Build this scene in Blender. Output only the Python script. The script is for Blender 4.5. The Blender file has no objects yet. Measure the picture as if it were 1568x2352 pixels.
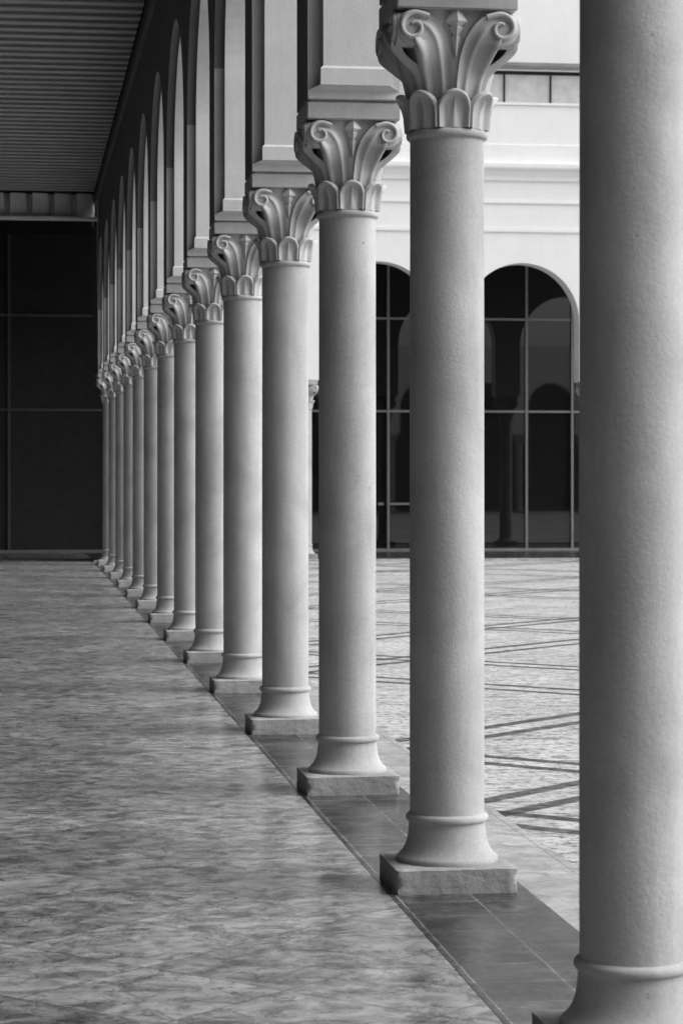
import bpy, bmesh, math, random
from mathutils import Vector, Matrix, noise as mnoise
random.seed(7)
PI=math.pi
C=bpy.context.scene.collection
# ------------------------------------------------------------------ materials
def newmat(name):
    m=bpy.data.materials.new(name); m.use_nodes=True
    nt=m.node_tree; b=nt.nodes['Principled BSDF']
    return m,nt,b
def N(nt,t,**k):
    n=nt.nodes.new(t)
    for a,v in k.items(): setattr(n,a,v)
    return n
def g(v): return (v,v,v,1)
def ramp(nt,src,stops):
    r=N(nt,'ShaderNodeValToRGB'); e=r.color_ramp.elements
    while len(e)<len(stops): e.new(.5)
    for el,(p,v) in zip(e,stops): el.position=p; el.color=g(v)
    nt.links.new(src,r.inputs[0]); return r.outputs[0]
def mul(nt,a,b,mode='MULTIPLY',fac=1):
    m=N(nt,'ShaderNodeMix',data_type='RGBA',blend_type=mode); m.inputs[0].default_value=fac
    nt.links.new(a,m.inputs[6])
    if isinstance(b,(int,float)): m.inputs[7].default_value=g(b)
    else: nt.links.new(b,m.inputs[7])
    return m.outputs[2]
def noise(nt,vec,scale,detail=6,rough=.6,dist=0):
    n=N(nt,'ShaderNodeTexNoise'); n.inputs['Scale'].default_value=scale; n.inputs['Detail'].default_value=detail
    n.inputs['Roughness'].default_value=rough; n.inputs['Distortion'].default_value=dist
    nt.links.new(vec,n.inputs['Vector']); return n.outputs[0]
def mapping(nt,vec,scale=(1,1,1),rot=(0,0,0)):
    m=N(nt,'ShaderNodeMapping'); m.inputs['Scale'].default_value=scale; m.inputs['Rotation'].default_value=rot
    nt.links.new(vec,m.inputs[0]); return m.outputs[0]
def bump(nt,b,h,strength,dist):
    n=N(nt,'ShaderNodeBump'); n.inputs['Strength'].default_value=strength; n.inputs['Distance'].default_value=dist
    nt.links.new(h,n.inputs['Height']); nt.links.new(n.outputs[0],b.inputs['Normal'])
def plaster(name,base,rough=.85,bs=.35,stain=.25,pits=.75,bscale=75):
    m,nt,b=newmat(name)
    geo=N(nt,'ShaderNodeNewGeometry').outputs['Position']
    a=ramp(nt,noise(nt,geo,2.1,5,.6,.6),[(.32,1-stain*.8),(.62,1)])
    st=ramp(nt,noise(nt,mapping(nt,geo,(9,9,.9)),1,5,.7),[(.3,1-stain*.5),(.6,1)])
    fine=ramp(nt,noise(nt,geo,60,3,.7),[(.35,1-stain*.3),(.6,1)])
    pit=ramp(nt,noise(nt,geo,26,3,.6),[(.22,pits),(.30,1)])
    c=mul(nt,mul(nt,mul(nt,a,st),pit),fine); c=mul(nt,c,base)
    nt.links.new(c,b.inputs['Base Color']); b.inputs['Roughness'].default_value=rough
    b.inputs['Specular IOR Level'].default_value=.2
    bump(nt,b,noise(nt,geo,bscale,4,.7),bs,.005)
    return m
M={}
M['stone']=plaster('pale_painted_stone',.50,rough=.95,bs=.42,stain=.30,pits=.55)
M['capstone']=plaster('carved_stone',.52,rough=.95,bs=.16,stain=.16,pits=1)
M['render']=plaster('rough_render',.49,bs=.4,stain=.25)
M['strip']=plaster('painted_light_render',.66,bs=.3,stain=.15)  # lighter render copy: light painted into jamb strips and arch bands
M['shade']=plaster('painted_shade_render',.19,bs=.3,stain=.2)  # darker render copy: walkway-side shade put into the colour
M['plinth']=plaster('worn_plinth',.44,bs=1,stain=.38,bscale=24,pits=.6)
M['white']=plaster('white_wall',.86,bs=.08,stain=.05,pits=1)
M['grey']=plaster('grey_soffit',.3,bs=.1,pits=1)
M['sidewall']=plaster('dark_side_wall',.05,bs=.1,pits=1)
M['fascia']=plaster('pale_fascia',.85,bs=.1,pits=1)
M['slat']=plaster('ceiling_slat',.45,bs=.1,stain=.15,pits=1)
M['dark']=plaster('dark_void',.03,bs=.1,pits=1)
def tiles(name,size,rot,lo,hi,vein_scale,groove,rough,streak,veincol,stretch=(1,1,1),jcol=.45,tone=(.8,1.15),spec=.5,ramp_w=(.38,.60)):
    m,nt,b=newmat(name)
    geo=N(nt,'ShaderNodeNewGeometry').outputs['Position']
    mp=mapping(nt,geo,(1/size,1/size,1),(0,0,rot))
    mp2=N(nt,'ShaderNodeVectorMath',operation='MULTIPLY'); nt.links.new(mp,mp2.inputs[0]); mp2.inputs[1].default_value=(1,1,0)
    fl=N(nt,'ShaderNodeVectorMath',operation='FLOOR'); nt.links.new(mp2.outputs[0],fl.inputs[0])
    fr=N(nt,'ShaderNodeVectorMath',operation='FRACTION'); nt.links.new(mp2.outputs[0],fr.inputs[0])
    wn=N(nt,'ShaderNodeTexWhiteNoise',noise_dimensions='3D'); nt.links.new(fl.outputs[0],wn.inputs['Vector'])
    off=N(nt,'ShaderNodeVectorMath',operation='SCALE'); nt.links.new(wn.outputs['Color'],off.inputs[0]); off.inputs[3].default_value=37
    ad=N(nt,'ShaderNodeVectorMath',operation='ADD'); nt.links.new(mapping(nt,geo,stretch),ad.inputs[0]); nt.links.new(off.outputs[0],ad.inputs[1])
    v=ad.outputs[0]
    cloud=ramp(nt,noise(nt,v,streak,9,.76,.6),[(ramp_w[0],lo),(ramp_w[1],hi)])
    def veins(sc,wd,col):
        n1=noise(nt,v,sc,7,.66,1.6)
        d=N(nt,'ShaderNodeMath',operation='SUBTRACT'); nt.links.new(n1,d.inputs[0]); d.inputs[1].default_value=.5
        ab=N(nt,'ShaderNodeMath',operation='ABSOLUTE'); nt.links.new(d.outputs[0],ab.inputs[0])
        return ramp(nt,ab.outputs[0],[(0,col),(wd,1)])
    vein=veins(vein_scale,.018,veincol)
    tn=ramp(nt,wn.outputs['Value'],[(0,tone[0]),(1,tone[1])])
    big=ramp(nt,noise(nt,geo,.8,4,.6),[(.3,.82),(.7,1.1)])
    c=mul(nt,mul(nt,mul(nt,cloud,vein),tn),big)
    s2=N(nt,'ShaderNodeSeparateXYZ'); nt.links.new(fr.outputs[0],s2.inputs[0])
    js=[]
    for k in (0,1):
        a=N(nt,'ShaderNodeMath',operation='SUBTRACT'); nt.links.new(s2.outputs[k],a.inputs[0]); a.inputs[1].default_value=.5
        e=N(nt,'ShaderNodeMath',operation='ABSOLUTE'); nt.links.new(a.outputs[0],e.inputs[0]); js.append(e.outputs[0])
    mx=N(nt,'ShaderNodeMath',operation='MAXIMUM'); nt.links.new(js[0],mx.inputs[0]); nt.links.new(js[1],mx.inputs[1])
    gr=ramp(nt,mx.outputs[0],[(.5-groove/size,1),(.5-groove/size*.6,jcol)])
    c=mul(nt,c,gr)
    nt.links.new(c,b.inputs['Base Color'])
    rr=ramp(nt,noise(nt,geo,2.2,5,.7),[(.3,rough*.7),(.7,rough*1.4)])
    nt.links.new(rr,b.inputs['Roughness']); b.inputs['Specular IOR Level'].default_value=spec
    bump(nt,b,noise(nt,geo,14,3),.03,.003)
    return m
M['marble']=tiles('grey_marble_tiles',.60,PI/4,.10,.40,3.4,.0045,.25,7.5,.30,(.85,1.05,1),.45,(.82,1.18),.45,(.39,.60))
M['slate']=tiles('dark_slate_tiles',.295,0,.012,.060,6,.0045,.26,7,2.2,(1,1,1),4.0,(.55,1.45),.34)
M['border']=tiles('pale_border_tiles',.33,0,.30,.55,5,.004,.4,7,.6,(1,1,1),.5,(.9,1.05))
def courtyard():
    m,nt,b=newmat('courtyard_terrazzo')
    geo=N(nt,'ShaderNodeNewGeometry').outputs['Position']
    s=N(nt,'ShaderNodeSeparateXYZ'); nt.links.new(geo,s.inputs[0])
    base=ramp(nt,noise(nt,geo,.9,6,.7,.5),[(.3,.46),(.65,.66)])
    sp=ramp(nt,noise(nt,geo,18,6,.8),[(.39,.25),(.50,1)])
    sp2=ramp(nt,noise(nt,mapping(nt,geo,(1,2.2,1)),3.2,7,.8),[(.38,.38),(.51,1)])
    c=mul(nt,mul(nt,base,sp),sp2)
    brk=noise(nt,geo,9,5,.8)
    def lines(op,phases,p,w):
        nonlocal c
        a=N(nt,'ShaderNodeMath',operation=op); nt.links.new(s.outputs[1],a.inputs[0]); nt.links.new(s.outputs[0],a.inputs[1])
        for ph in phases:
            q=N(nt,'ShaderNodeMath',operation='SUBTRACT'); nt.links.new(a.outputs[0],q.inputs[0]); q.inputs[1].default_value=ph-p/2
            r=N(nt,'ShaderNodeMath',operation='FLOORED_MODULO'); nt.links.new(q.outputs[0],r.inputs[0]); r.inputs[1].default_value=p
            t=N(nt,'ShaderNodeMath',operation='SUBTRACT'); nt.links.new(r.outputs[0],t.inputs[0]); t.inputs[1].default_value=p/2
            u=N(nt,'ShaderNodeMath',operation='ABSOLUTE'); nt.links.new(t.outputs[0],u.inputs[0])
            f=ramp(nt,u.outputs[0],[(w,0),(w+.008,1)])
            f=mul(nt,f,ramp(nt,brk,[(.40,.08),(.65,.32)]),'LIGHTEN')
            c=mul(nt,c,f)
    lines('SUBTRACT',(9.20,9.68,12.05,12.5),8.55,.08)
    lines('ADD',(13.50,13.98,16.3,16.72),8.55,.08)
    nt.links.new(c,b.inputs['Base Color'])
    nt.links.new(ramp(nt,noise(nt,geo,1.2,6,.7),[(.35,.35),(.7,.75)]),b.inputs['Roughness'])
    b.inputs['Specular IOR Level'].default_value=.35
    bump(nt,b,noise(nt,geo,45,3,.7),.25,.004)
    return m
M['court']=courtyard()
def simple(name,col,rough,metal=0,spec=.5):
    m,nt,b=newmat(name)
    geo=N(nt,'ShaderNodeNewGeometry').outputs['Position']
    c=mul(nt,ramp(nt,noise(nt,geo,4,5),[(.3,.85),(.7,1.1)]),col)
    nt.links.new(c,b.inputs['Base Color']); b.inputs['Roughness'].default_value=rough
    b.inputs['Metallic'].default_value=metal; b.inputs['Specular IOR Level'].default_value=spec
    return m
M['glass']=simple('dark_glass',.016,.02,0,.75)
M['glass2']=simple('matt_dark_glass',.05,.12,0,.12)
M['pane']=simple('clerestory_glass',.8,.25)
M['metal']=simple('aluminium_mullion',.28,.45,.3)
M['metal2']=simple('painted_shade_mullion',.14,.5,.2)  # same mullions at the walkway end, dim light painted in as darker colour
M['ground']=simple('grey_ground',.25,.9)
# ------------------------------------------------------------------ helpers
def link(name,bm,mat,parent=None,smooth=False,loc=None,ang=38,mat2=None,sel=None):
    bmesh.ops.recalc_face_normals(bm,faces=bm.faces)
    if sel:
        for f in bm.faces:
            if sel(f): f.material_index=1
    me=bpy.data.meshes.new(name); bm.to_mesh(me); bm.free()
    me.materials.append(M[mat])
    if mat2: me.materials.append(M[mat2])
    if smooth:
        for p in me.polygons: p.use_smooth=True
        me.set_sharp_from_angle(angle=math.radians(ang))
    o=bpy.data.objects.new(name,me); C.objects.link(o)
    if parent: o.parent=parent
    if loc: o.location=loc
    return o
def box(bm,x0,x1,y0,y1,z0,z1,bev=0):
    b2=bmesh.new() if bev else bm
    vs=[b2.verts.new((x,y,z)) for x in (x0,x1) for y in (y0,y1) for z in (z0,z1)]
    for f in ((0,1,3,2),(4,6,7,5),(0,4,5,1),(2,3,7,6),(0,2,6,4),(1,5,7,3)): b2.faces.new([vs[i] for i in f])
    if bev:
        bmesh.ops.bevel(b2,geom=b2.edges[:],offset=bev,segments=2,affect='EDGES')
        tmp=bpy.data.meshes.new('t'); b2.to_mesh(tmp); b2.free(); bm.from_mesh(tmp); bpy.data.meshes.remove(tmp)
def lathe(bm,prof,n=64):
    rings=[]
    for r,z in prof:
        rings.append([bm.verts.new((r*math.cos(2*PI*k/n),r*math.sin(2*PI*k/n),z)) for k in range(n)])
    for a,b in zip(rings,rings[1:]):
        for k in range(n): bm.faces.new((a[k],a[(k+1)%n],b[(k+1)%n],b[k]))
    bm.faces.new(rings[0]); bm.faces.new(rings[-1])
def empty(name,label,cat,loc=(0,0,0),rz=0,group=None):
    o=bpy.data.objects.new(name,None); C.objects.link(o); o.location=loc; o.rotation_euler=(0,0,rz)
    o.empty_display_size=.2
    o['label']=label; o['category']=cat; o['kind']='thing'
    if group: o['group']=group
    return o
def structure(name,bm,mat,label=None):
    o=link(name,bm,mat); o['kind']='structure'
    if label: o['label']=label
    return o
# ------------------------------------------------------------------ camera numbers
E=1.65; TH=math.atan(743/5500)
X0=1.721; Y0=6.596; S=2.956
HP=.24          # half pier
SPR=4.76        # springing
# ------------------------------------------------------------------ column prototype
def lerp_tab(t,x):
    for (a,va),(b,vb) in zip(t,t[1:]):
        if x<=b: return va+(vb-va)*max(0,(x-a)/(b-a))
    return t[-1][1]
RT=[(3.03,.148),(3.16,.153),(3.22,.165),(3.28,.179),(3.34,.190),(3.40,.199),(3.45,.205),(3.502,.212)]
NT=[(3.03,2),(3.16,2.05),(3.25,2.6),(3.38,4),(3.502,7)]
def surf(u,z):
    R=lerp_tab(RT,z)-.012; n=lerp_tab(NT,z); u=min(abs(u),.86*R)
    return (R**n-u**n)**(1/n)
def catmull(P,seg=6):
    P=[Vector(p) for p in P]; Q=[2*P[0]-P[1]]+P+[2*P[-1]-P[-2]]; out=[]
    for i in range(1,len(Q)-2):
        for k in range(seg):
            t=k/seg
            out.append(.5*((2*Q[i])+(-Q[i-1]+Q[i+1])*t+(2*Q[i-1]-5*Q[i]+4*Q[i+1]-Q[i+2])*t*t+(-Q[i-1]+3*Q[i]-3*Q[i+1]+Q[i+2])*t**3))
    out.append(P[-1]); return out
VC=Vector((.176,3.424)); VR=.070; VF=.243
def onface(p):
    d=(p-VC).length; s=surf(p.x,p.y)+.010; k=min(1,max(0,(d-.060)/.13)); k=k*k*(3-2*k)
    return Vector((p.x,-(VF*(1-k)+s*k),p.y))
def ribbon(bm,pts,sgn,wf,h,deep=1.0):
    P=[onface(p) for p in pts]; rows=[]
    for i,p in enumerate(P):
        T=(P[min(i+1,len(P)-1)]-P[max(i-1,0)]).normalized(); Nn=Vector((0,-1,0)); Sd=T.cross(Nn).normalized()
        w=wf(i/(len(P)-1))
        row=[]
        for a,b in ((-1,-deep),(-1,.2),(-.75,.8),(-.3,1.05),(.3,1.05),(.75,.8),(1,.2),(1,-deep)):
            q=p+Sd*a*w+Nn*b*h; row.append(bm.verts.new((q.x*sgn,q.y,q.z)))
        rows.append(row)
    for a,b in zip(rows,rows[1:]):
        for k in range(8): bm.faces.new((a[k],a[(k+1)%8],b[(k+1)%8],b[k]))
    bm.faces.new(rows[0]); bm.faces.new(rows[-1])
def volute_bm(sgn):
    bm=bmesh.new()
    A=catmull([(.004,3.165),(.006,3.24),(.014,3.32),(.040,3.405),(.090,3.466),(.150,3.488)],5)
    Cc=catmull([(.112,3.165),(.126,3.23),(.144,3.29),(.160,3.33),(.172,3.355),(.176,3.375)],5)
    sp=[]
    for k in range(0,42):
        a=math.radians(108-k*10); r=.0585-.00105*k
        sp.append(VC+Vector((math.cos(a)*r,math.sin(a)*r)))
    ribbon(bm,[A[-4]-Vector((-.003,.010)),A[-2]-Vector((0,.010))]+sp,sgn,lambda t:.0122-.0040*t,.015,.9)
    ns=24; rows=[]
    for a,c in zip(A,Cc):
        row=[]
        for j in range(ns+1):
            s=j/ns; p=a*(1-s)+c*s; q=onface(p)
            e=.014*math.exp(-(s/.12)**2)+.007*math.exp(-((s-.36)/.065)**2)+.015*math.exp(-((s-.91)/.14)**2)-.005*math.exp(-((s-.62)/.18)**2)
            if j in (0,ns): e=-.03
            row.append(bm.verts.new((q.x*sgn,q.y-e,q.z)))
        rows.append(row)
    for a,b in zip(rows,rows[1:]):
        for k in range(ns): bm.faces.new((a[k],a[k+1],b[k+1],b[k]))
    n=36; prof=[(0,-.10),(VR-.008,-.10),(VR-.002,-.16),(VR-.001,-.232),(VR-.005,-.2405),(.03,-.242),(0,-.243)]
    rings=[]
    for r,y in prof:
        rings.append([bm.verts.new((sgn*(VC.x+max(r,.0005)*math.cos(2*PI*k/n)),y,VC.y+max(r,.0005)*math.sin(2*PI*k/n))) for k in range(n)])
    for a,b in zip(rings,rings[1:]):
        for k in range(n): bm.faces.new((a[k],a[(k+1)%n],b[(k+1)%n],b[k]))
    return bm
def leaf_bm():
    bm=bmesh.new(); rows=[]; nt_=26; ns=24
    z0,z1=3.045,3.194; W=.071; T0=.45; H=(z1-z0)
    for i in range(nt_+1):
        t=i/nt_; row=[]
        ww=W if t<T0 else W*math.sqrt(max(0,1-((t-T0)/(1.003-T0))**2.1))
        for j in range(ns+1):
            s=-1+2*j/ns
            ex=s*ww
            a=ex/.172
            tt=max(0,(t-.35)/.65)
            r=.162+.012*t+.030*tt**1.8
            dx=W-abs(ex) if t<T0 else W-math.hypot(ex,(t-T0)*H*.86)
            rim=.013*math.exp(-((dx-.013)/.009)**2)
            tw=.030*max(0,1-t/.76)
            rid=.008*max(0,1-abs(ex)/(tw+.002)) if tw>0 else 0
            hollow=-.010*min(1,max(0,(dx-.014)/.014))
            edge=-.014 if dx<.003 else 0
            r+=rim+rid+hollow+edge
            row.append(bm.verts.new((math.sin(a)*r,-math.cos(a)*r,z0+H*t)))
        rows.append(row)
    rows.append([bm.verts.new((v.co.x*.82,v.co.y*.82,v.co.z-.004)) for v in rows[-1]])
    for a,b in zip(rows,rows[1:]):
        for k in range(ns):
            bm.faces.new((a[k],a[k+1],b[k+1],b[k]))
    bmesh.ops.remove_doubles(bm,verts=bm.verts,dist=.0004)
    return bm
def fleuron_bm():
    bm=bmesh.new()
    def dia(zc,hu,hd,hw,v,pr):
        a=[(0,zc+hu),(hw,zc),(0,zc-hd),(-hw,zc)]
        o=[bm.verts.new((u,-v,z)) for u,z in a]; i=[bm.verts.new((u,-(v-.06),z)) for u,z in a]
        c=bm.verts.new((0,-(v+pr),zc))
        for k in range(4):
            bm.faces.new((o[k],o[(k+1)%4],c)); bm.faces.new((o[k],i[k],i[(k+1)%4],o[(k+1)%4]))
    dia(3.455,.066,.030,.044,.218,.028)
    dia(3.432,.02,.042,.028,.210,.024)
    dia(3.395,.02,.080,.018,.200,.018)
    return bm
def make_column():
    root=empty('column','x','column')
    bm=bmesh.new(); box(bm,-.242,.242,-.242,.242,-.02,.1)
    bmesh.ops.subdivide_edges(bm,edges=bm.edges[:],cuts=22,use_grid_fill=True)
    for v in bm.verts:
        c=v.co; n_edges=(abs(abs(c.x)-.242)<.001)+(abs(abs(c.y)-.242)<.001)+(c.z>.098)
        nv=mnoise.noise_vector(c*16)*.0026+mnoise.noise_vector(c*50)*.0018
        if n_edges>=2:
            k=.004+.009*max(0,mnoise.noise(c*22+Vector((5,5,5))))
            nv-=Vector((math.copysign(k,c.x) if abs(abs(c.x)-.242)<.001 else 0,math.copysign(k,c.y) if abs(abs(c.y)-.242)<.001 else 0,k if c.z>.098 else 0))
        v.co=c+nv
    link('plinth',bm,'plinth',root,True,ang=50)
    bm=bmesh.new()
    prof=[(.18,.09),(.203,.094),(.2055,.100),(.2055,.112),(.202,.120),(.198,.123),(.190,.130),(.180,.142),(.170,.160),(.163,.18),(.158,.205),(.155,.235),(.154,.256)]
    prof+=[(.152+.015*math.cos(a),.274+.017*math.sin(a)) for a in [math.radians(d) for d in range(-80,81,16)]]
    prof+=[(.1515,.293)]
    lathe(bm,prof); link('base',bm,'stone',root,True)
    bm=bmesh.new(); lathe(bm,[(.150,.285),(.1508,.5),(.1508,1.5),(.150,2.4),(.1495,3.015)]); link('shaft',bm,'stone',root,True)
    bm=bmesh.new(); lathe(bm,[(.148,3.0)]+[(.152+.013*math.cos(a),3.027+.017*math.sin(a)) for a in [math.radians(d) for d in range(-85,86,17)]]+[(.15,3.046)])
    link('neck_ring',bm,'stone',root,True)
    bm=bmesh.new(); n=64; rings=[]
    for i in range(19):
        z=3.035+(3.502-3.035)*i/18; R=lerp_tab(RT,z)-.012; nn=lerp_tab(NT,z); ring=[]
        for k in range(n):
            a=2*PI*k/n; c,s=math.cos(a),math.sin(a); r=R/((abs(c)**nn+abs(s)**nn)**(1/nn)); ring.append(bm.verts.new((r*c,r*s,z)))
        rings.append(ring)
    for a,b in zip(rings,rings[1:]):
        for k in range(n): bm.faces.new((a[k],a[(k+1)%n],b[(k+1)%n],b[k]))
    bm.faces.new(rings[-1])
    cap=link('capital',bm,'capstone',root,True)
    V={s:link('volute',volute_bm(s),'capstone',cap,True,ang=60) for s in (1,-1)}
    F=link('fleuron',fleuron_bm(),'capstone',cap)
    L=link('leaf',leaf_bm(),'capstone',cap,True,ang=70)
    for k in range(1,4):
        for src in (V[1],V[-1],F):
            c=src.copy(); C.objects.link(c); c.rotation_euler=(0,0,k*PI/2)
    for k in range(1,8):
        c=L.copy(); C.objects.link(c); c.rotation_euler=(0,0,k*PI/4)
    bm=bmesh.new(); box(bm,-.2425,.2425,-.2425,.2425,3.500,3.588,.005); link('abacus',bm,'render',root)
    return root
kids=lambda o:[c for c in bpy.data.objects if c.parent==o]
def dup(root,loc,rz,label,group):
    r=root.copy(); C.objects.link(r); r.location=loc; r.rotation_euler=(0,0,rz); r['label']=label; r['group']=group
    for ch in kids(root):
        c=ch.copy(); C.objects.link(c); c.parent=r
        for q in kids(ch):
            d=q.copy(); C.objects.link(d); d.parent=c
    return r
proto=make_column()
ordn=['second','third','fourth','fifth','sixth','seventh','eighth','ninth','tenth','eleventh','twelfth','thirteenth']
G1='columns of the near arcade receding along the walkway'
proto.location=(X0,Y0,0); proto['group']=G1
proto['label']='nearest column, its blurred shaft filling the right edge of the photo'
for i in range(1,14):
    if i<13: lb='round pale column with scrolled capital, %s from the front of the receding row'%ordn[i-1]
    else: lb='last and smallest column of the receding row, beside the dark glass end'
    if i==1: lb='second column from the front, tallest one with its whole scrolled capital in view'
    dup(proto,(X0,Y0+S*i,0),0,lb,G1)
for k in (1,2):
    dup(proto,(X0,Y0-S*k,0),0,['column just in front of the view, outside the frame to the right','column beside the camera, second one outside the frame'][k-1],G1)
YF=47.98; FX=[2.77+S*k for k in range(5)]
G2='columns of the far arcade across the courtyard'
FL=['far arcade column nearest the corner with the walkway','far arcade column at the left side of the first visible far arch','far arcade column between the two visible far arches','far arcade column at the right side of the right far arch','far arcade column farthest to the right, hidden by the nearest column']
for x,l in zip(FX,FL): dup(proto,(x,YF,0),0,l,G2)
# ------------------------------------------------------------------ arcade walls (local frame: runs along +Y, thickness in X)
def jamb_bm(sg):
    # raised panel on the pier face: crisp rectangular frame with a sloping sill below it
    bm=bmesh.new(); P=.165
    y=lambda d: sg*(HP+d)
    def b(x,d,z0,z1):
        a,c=sorted((y(-.02),y(d))); box(bm,-x,x,a,c,z0,z1)
    b(P,.055,3.765,SPR)
    vs=[]
    for z,x,d in ((3.602,.236,.004),(3.606,.238,.012),(3.646,.238,.012),(3.664,.190,.050),(3.668,.180,.068),(3.752,.180,.068),(3.768,.165,.054)):
        vs.append([bm.verts.new((sx*x,yy,z)) for sx,yy in ((-1,y(-.02)),(-1,y(d)),(1,y(d)),(1,y(-.02)))])
    for a,c in zip(vs,vs[1:]):
        for k in range(4): bm.faces.new((a[k],a[(k+1)%4],c[(k+1)%4],c[k]))
    bm.faces.new(vs[0]); bm.faces.new(vs[-1])
    return bm
def arc(r,spr,n=40): return [(-r*math.cos(PI*k/n),spr+r*math.sin(PI*k/n)) for k in range(n+1)]
def spandrel_bm(ztop,hx,hp,spr):
    bm=bmesh.new(); A=arc(S/2-hp,spr)
    A2=[(-S/2,spr)]+A+[(S/2,spr)]
    L=[bm.verts.new((-hx,a,b)) for a,b in A2]; R=[bm.verts.new((hx,a,b)) for a,b in A2]
    LT=[bm.verts.new((-hx,a,ztop)) for a,b in A2]; RT_=[bm.verts.new((hx,a,ztop)) for a,b in A2]
    for k in range(len(A2)-1):
        bm.faces.new((L[k],L[k+1],LT[k+1],LT[k])); bm.faces.new((R[k],R[k+1],RT_[k+1],RT_[k]))
        bm.faces.new((L[k],L[k+1],R[k+1],R[k])); bm.faces.new((LT[k],LT[k+1],RT_[k+1],RT_[k]))
    return bm
def ring_bm(r0,r1,x0,x1,spr):
    bm=bmesh.new(); A=arc(r0,spr); B=arc(r1,spr)
    q=[[bm.verts.new((x,a,b)) for a,b in P] for P,x in ((A,x0),(A,x1),(B,x1),(B,x0))]
    for k in range(len(A)-1):
        for j in range(4):
            bm.faces.new((q[j][k],q[j][k+1],q[(j+1)%4][k+1],q[(j+1)%4][k]))
    return bm
def arcade(root,positions,ztop,mat,hp=HP,spr=SPR,strips=True,mat2=None):
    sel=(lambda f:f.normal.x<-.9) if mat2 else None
    sel2=(lambda f:f.normal.x<.9) if mat2 else None  # mat2 paints shade on walkway faces and arch undersides
    bm=bmesh.new(); box(bm,-.225,.225,-hp+.015,hp-.015,3.586,3.602); box(bm,-HP,HP,-hp,hp,3.600,spr)
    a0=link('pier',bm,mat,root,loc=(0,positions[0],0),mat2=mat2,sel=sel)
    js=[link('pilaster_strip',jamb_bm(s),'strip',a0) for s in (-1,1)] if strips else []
    for p in positions[1:]:
        a=a0.copy(); C.objects.link(a); a.location=(0,p,0)
        for s in js:
            c=s.copy(); C.objects.link(c); c.parent=a
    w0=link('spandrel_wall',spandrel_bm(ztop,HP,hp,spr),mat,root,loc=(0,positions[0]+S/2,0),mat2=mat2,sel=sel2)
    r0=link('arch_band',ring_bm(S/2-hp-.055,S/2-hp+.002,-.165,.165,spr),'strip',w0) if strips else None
    for p in positions[1:-1]:
        w=w0.copy(); C.objects.link(w); w.location=(0,p+S/2,0)
        if r0:
            c=r0.copy(); C.objects.link(c); c.parent=w
ZC=6.95
aw=empty('arcade_wall','tall pale wall of piers and round arches carried on the near row of columns','wall',(X0,0,0))
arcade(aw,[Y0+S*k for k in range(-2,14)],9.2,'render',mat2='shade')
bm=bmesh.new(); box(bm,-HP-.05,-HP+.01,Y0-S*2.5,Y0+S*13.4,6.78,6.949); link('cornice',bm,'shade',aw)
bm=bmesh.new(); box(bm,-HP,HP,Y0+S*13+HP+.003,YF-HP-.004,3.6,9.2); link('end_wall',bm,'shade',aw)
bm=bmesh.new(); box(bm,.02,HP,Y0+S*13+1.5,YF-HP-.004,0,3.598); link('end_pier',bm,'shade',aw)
# far building
fb=empty('building','white far building across the courtyard with round arches and a strip of upper windows','building',(0,YF,0),-PI/2)
arcade(fb,FX,6.66,'white',hp=.30,spr=4.82,strips=False)
def fpart(name,mat,x0,x1,d0,d1,z0,z1,bev=0,parent=fb):
    bm=bmesh.new(); box(bm,d0,d1,x0,x1,z0,z1,bev); return link(name,bm,mat,parent)
XA,XB=X0-HP,FX[-1]+S/2
fpart('wall','white',1.98,FX[0]-.302,-HP,HP,0,6.66)
fpart('wall','white',XA,XB,-HP,HP,6.662,9.2)
fpart('string_course','white',XA+.3,XB,HP-.01,HP+.03,6.62,6.70,.008)
fpart('string_course','white',XA+.3,XB,HP-.01,HP+.03,7.20,7.26,.008)
bm=bmesh.new(); vs=[]
for d,z in ((HP-.01,7.66),(HP+.04,7.67),(HP+.05,7.74),(HP+.10,7.86),(HP+.16,7.90),(HP+.17,7.93),(HP+.17,8.0),(HP+.16,8.02),(HP+.03,8.022),(HP+.03,8.40),(HP-.01,8.41)):
    vs.append([bm.verts.new((d,XA+.3,z)),bm.verts.new((d,XB,z))])
for a,b in zip(vs,vs[1:]): bm.faces.new((a[0],a[1],b[1],b[0]))
link('cornice',bm,'white',fb)
fpart('parapet','white',XA,XB,-HP-.0,HP+.03,9.202,9.26,.01)
fpart('roof_terrace','white',XA,XB,-4.4,-HP-.002,9.0,9.1)
fpart('upper_wall','white',XA-3,XB,-6,-1.1,10.16,13.2)
fpart('upper_soffit','grey',XA-3,XB,-1.098,-.6,10.17,10.23)
fpart('lower_upper_wall','white',XA-3,XB,-1.3,-1.1,9.102,9.2)
w=fpart('window','pane',XA-3,XB,-1.4,-1.3,9.2,10.155)
fpart('window_frame','dark',XA-3,XB,-1.298,-1.24,10.09,10.155,parent=w)
for k in range(-6,7):
    x=10.09+.99*k
    fpart('mullion','sidewall',x-.016,x+.016,-1.298,-1.25,9.202,10.088,parent=w)
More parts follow.
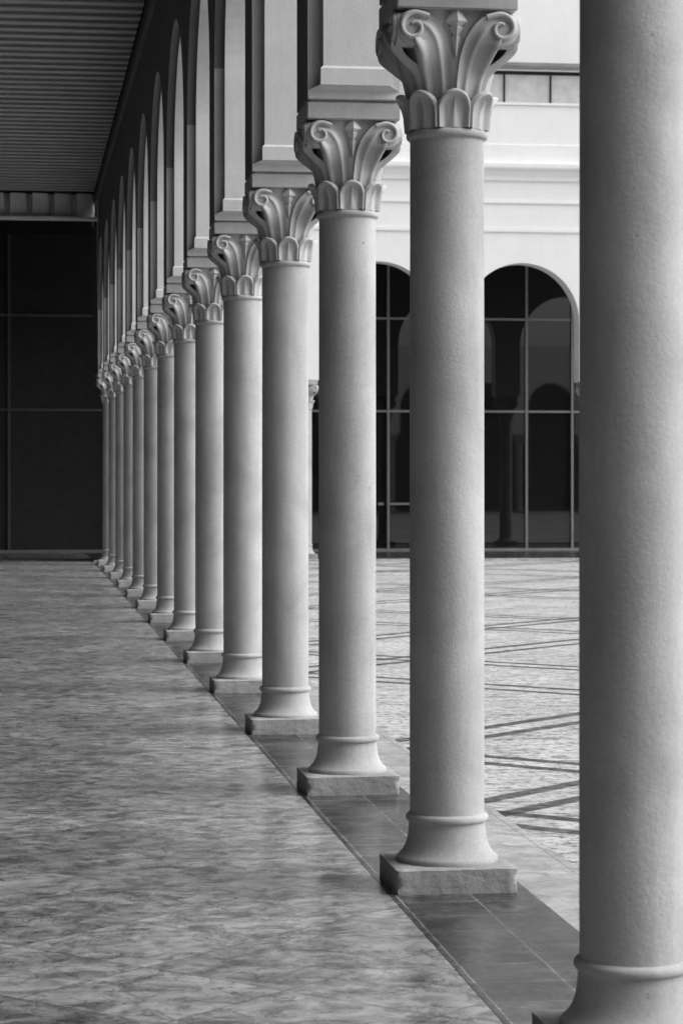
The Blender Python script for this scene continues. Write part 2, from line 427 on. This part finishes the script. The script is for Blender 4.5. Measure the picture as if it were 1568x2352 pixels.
# wing that closes the courtyard behind the camera (seen mirrored in the dark glass)
YN=-3; NX=[5.0+S*k for k in range(8)]
nb=empty('building','pale near wing of the courtyard outside the frame, mirrored faintly in the dark glass','building',(0,YN,0),-PI/2)
arcade(nb,NX,7.6,'white',hp=.36,spr=4.84,strips=False)
def npart(name,mat,x0,x1,d0,d1,z0,z1):
    bm=bmesh.new(); box(bm,d0,d1,x0,x1,z0,z1); return link(name,bm,mat,nb)
npart('wall','white',3.4,NX[0]-.362,-HP,HP,0,7.6)
npart('back_wall','dark',3.4,NX[-1]+1,4.2,4.4,0,7.2)
npart('roof','grey',3.4,NX[-1]+1,HP+.002,4.4,7.202,7.4)
for i,x in enumerate(NX):
    dup(proto,(x,YN,0),0,'column of the near wing outside the frame, %s from its inner corner'%(['first']+ordn)[i],'columns of the near wing outside the frame')
# ------------------------------------------------------------------ glass wall at the end
YG=52.3
gw=empty('glass_wall','dark glazed wall with thin pale mullions behind the far arches and the walkway end','glass wall',(0,YG,0))
bm=bmesh.new(); box(bm,2.0,17,0,.05,0.06,6.9); link('glass',bm,'glass',gw)
bm=bmesh.new(); box(bm,-2.6,1.998,0,.05,0.06,6.9); link('glass',bm,'glass2',gw)
for x in [-.19,1.95,3.95]+[8.1+1.037*k for k in range(-3,9)]:
    if x<4.5 or abs(x-9.137)>.1 and abs(x-10.174)>.1:
        bm=bmesh.new(); box(bm,x-.028,x+.028,-.07,-.002,.06,6.9,.004); link('mullion',bm,'metal' if x>4 else 'metal2',gw)
for z,x0,x1 in ((1.05,8.14,9.1),(3.1,2.0,17),(5.15,2.0,17),(3.1,-2.6,1.995),(5.15,-2.6,1.995)):
    bm=bmesh.new(); box(bm,x0,x1,-.055,-.003,z-.025,z+.025); link('transom',bm,'metal' if x1>2 else 'metal2',gw)
bm=bmesh.new(); box(bm,-2.6,17,-.1,-.004,0,.058); link('sill',bm,'metal',gw)
bm=bmesh.new(); box(bm,7.86,7.99,-.12,-.056,1.02,1.08,.01); link('door_handle',bm,'metal',gw)
# bulkhead with folded fins
bh=empty('bulkhead','folded grey fascia hanging below the far end of the slatted ceiling','bulkhead',(0,Y0+S*13-.1,0))
bm=bmesh.new(); x=-2.6; pts=[]
while x<1.47:
    pts+=[(x,0),(x+.27,.07),(x+.33,.22),(x+.405,.22)]; x+=.41
pts=[p for p in pts if p[0]<1.48]
top=[bm.verts.new((a,b,6.94)) for a,b in pts]; bot=[bm.verts.new((a,b-.06+(.12 if k%4 in(0,1) else 0),6.50)) for k,(a,b) in enumerate(pts)]
for k in range(len(pts)-1): bm.faces.new((top[k],top[k+1],bot[k+1],bot[k]))
link('fascia',bm,'fascia',bh)
bm=bmesh.new(); box(bm,-2.6,1.475,-.06,.34,6.46,6.498); link('trim',bm,'fascia',bh)
# ------------------------------------------------------------------ setting
bm=bmesh.new(); 
def sheet(bm,x0,x1,y0,y1,z):
    vs=[bm.verts.new(p) for p in ((x0,y0,z),(x1,y0,z),(x1,y1,z),(x0,y1,z))]; bm.faces.new(vs)
sheet(bm,-900,900,-900,900,-.03); structure('ground',bm,'ground')
bm=bmesh.new(); box(bm,-2.6,1.449,-8,YG-.1,-.1,0); structure('walkway_floor',bm,'marble')
bm=bmesh.new(); box(bm,1.452,2.015,-8,46.4,-.1,0.0); structure('paving_strip',bm,'slate')
bm=bmesh.new(); sheet(bm,2.015,2.35,-8,46.4,-.008); structure('border_paving',bm,'border')
bm=bmesh.new(); sheet(bm,2.35,32,-8,46.4,-.010); structure('courtyard_floor',bm,'court')
bm=bmesh.new(); box(bm,1.452,20,46.4,46.75,-.1,.03,.005); structure('kerb',bm,'border')
bm=bmesh.new(); box(bm,1.452,20,46.755,YG-.1,-.1,.0); structure('paving_far',bm,'slate')
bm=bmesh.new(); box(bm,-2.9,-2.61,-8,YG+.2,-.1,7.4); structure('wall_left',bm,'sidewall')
bm=bmesh.new(); y=-7.6
while y<Y0+S*13-.4:
    box(bm,-2.6,1.40,y,y+.20,ZC-.0,ZC+.10); y+=.42
structure('ceiling',bm,'slat')
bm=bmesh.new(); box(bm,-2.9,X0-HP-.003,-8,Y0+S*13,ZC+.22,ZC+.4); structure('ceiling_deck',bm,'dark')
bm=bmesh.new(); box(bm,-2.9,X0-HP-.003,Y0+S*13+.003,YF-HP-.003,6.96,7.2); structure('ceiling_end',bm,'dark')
bm2=bmesh.new(); box(bm2,-2.9,17,YF+HP+.003,YG+.3,6.905,7.2); structure('ceiling_far',bm2,'dark')
# ------------------------------------------------------------------ light
w=bpy.data.worlds.new('World'); bpy.context.scene.world=w; w.use_nodes=True; nt=w.node_tree
bg=nt.nodes['Background']; sky=nt.nodes.new('ShaderNodeTexSky'); sky.sky_type='NISHITA'; sky.sun_disc=False
EL=math.radians(42); AZ=math.radians(106)
sky.sun_elevation=EL; sky.sun_rotation=AZ; sky.dust_density=4; sky.air_density=1
bw=nt.nodes.new('ShaderNodeRGBToBW'); nt.links.new(sky.outputs[0],bw.inputs[0]); nt.links.new(bw.outputs[0],bg.inputs[0]); bg.inputs[1].default_value=.23
sd=bpy.data.lights.new('sun','SUN'); sd.energy=1.9; sd.angle=math.radians(50); sd.color=(1,.998,.99)
so=bpy.data.objects.new('sun',sd); C.objects.link(so)
d=Vector((math.sin(AZ)*math.cos(EL),math.cos(AZ)*math.cos(EL),math.sin(EL)))
so.rotation_euler=d.to_track_quat('Z','Y').to_euler()
# ------------------------------------------------------------------ camera
cd=bpy.data.cameras.new('camera'); cam=bpy.data.objects.new('camera',cd); C.objects.link(cam)
cam.location=(0,0,E); cam.rotation_euler=(PI/2,0,-TH)
cd.sensor_fit='HORIZONTAL'; cd.sensor_width=24; cd.lens=5500/1568*24; cd.shift_y=-81/1568; cd.clip_end=3000
cd.dof.use_dof=True; cd.dof.focus_distance=13; cd.dof.aperture_fstop=8
bpy.context.scene.camera=cam
bpy.context.scene.view_settings.view_transform='Standard'
bpy.context.scene.view_settings.look='None'
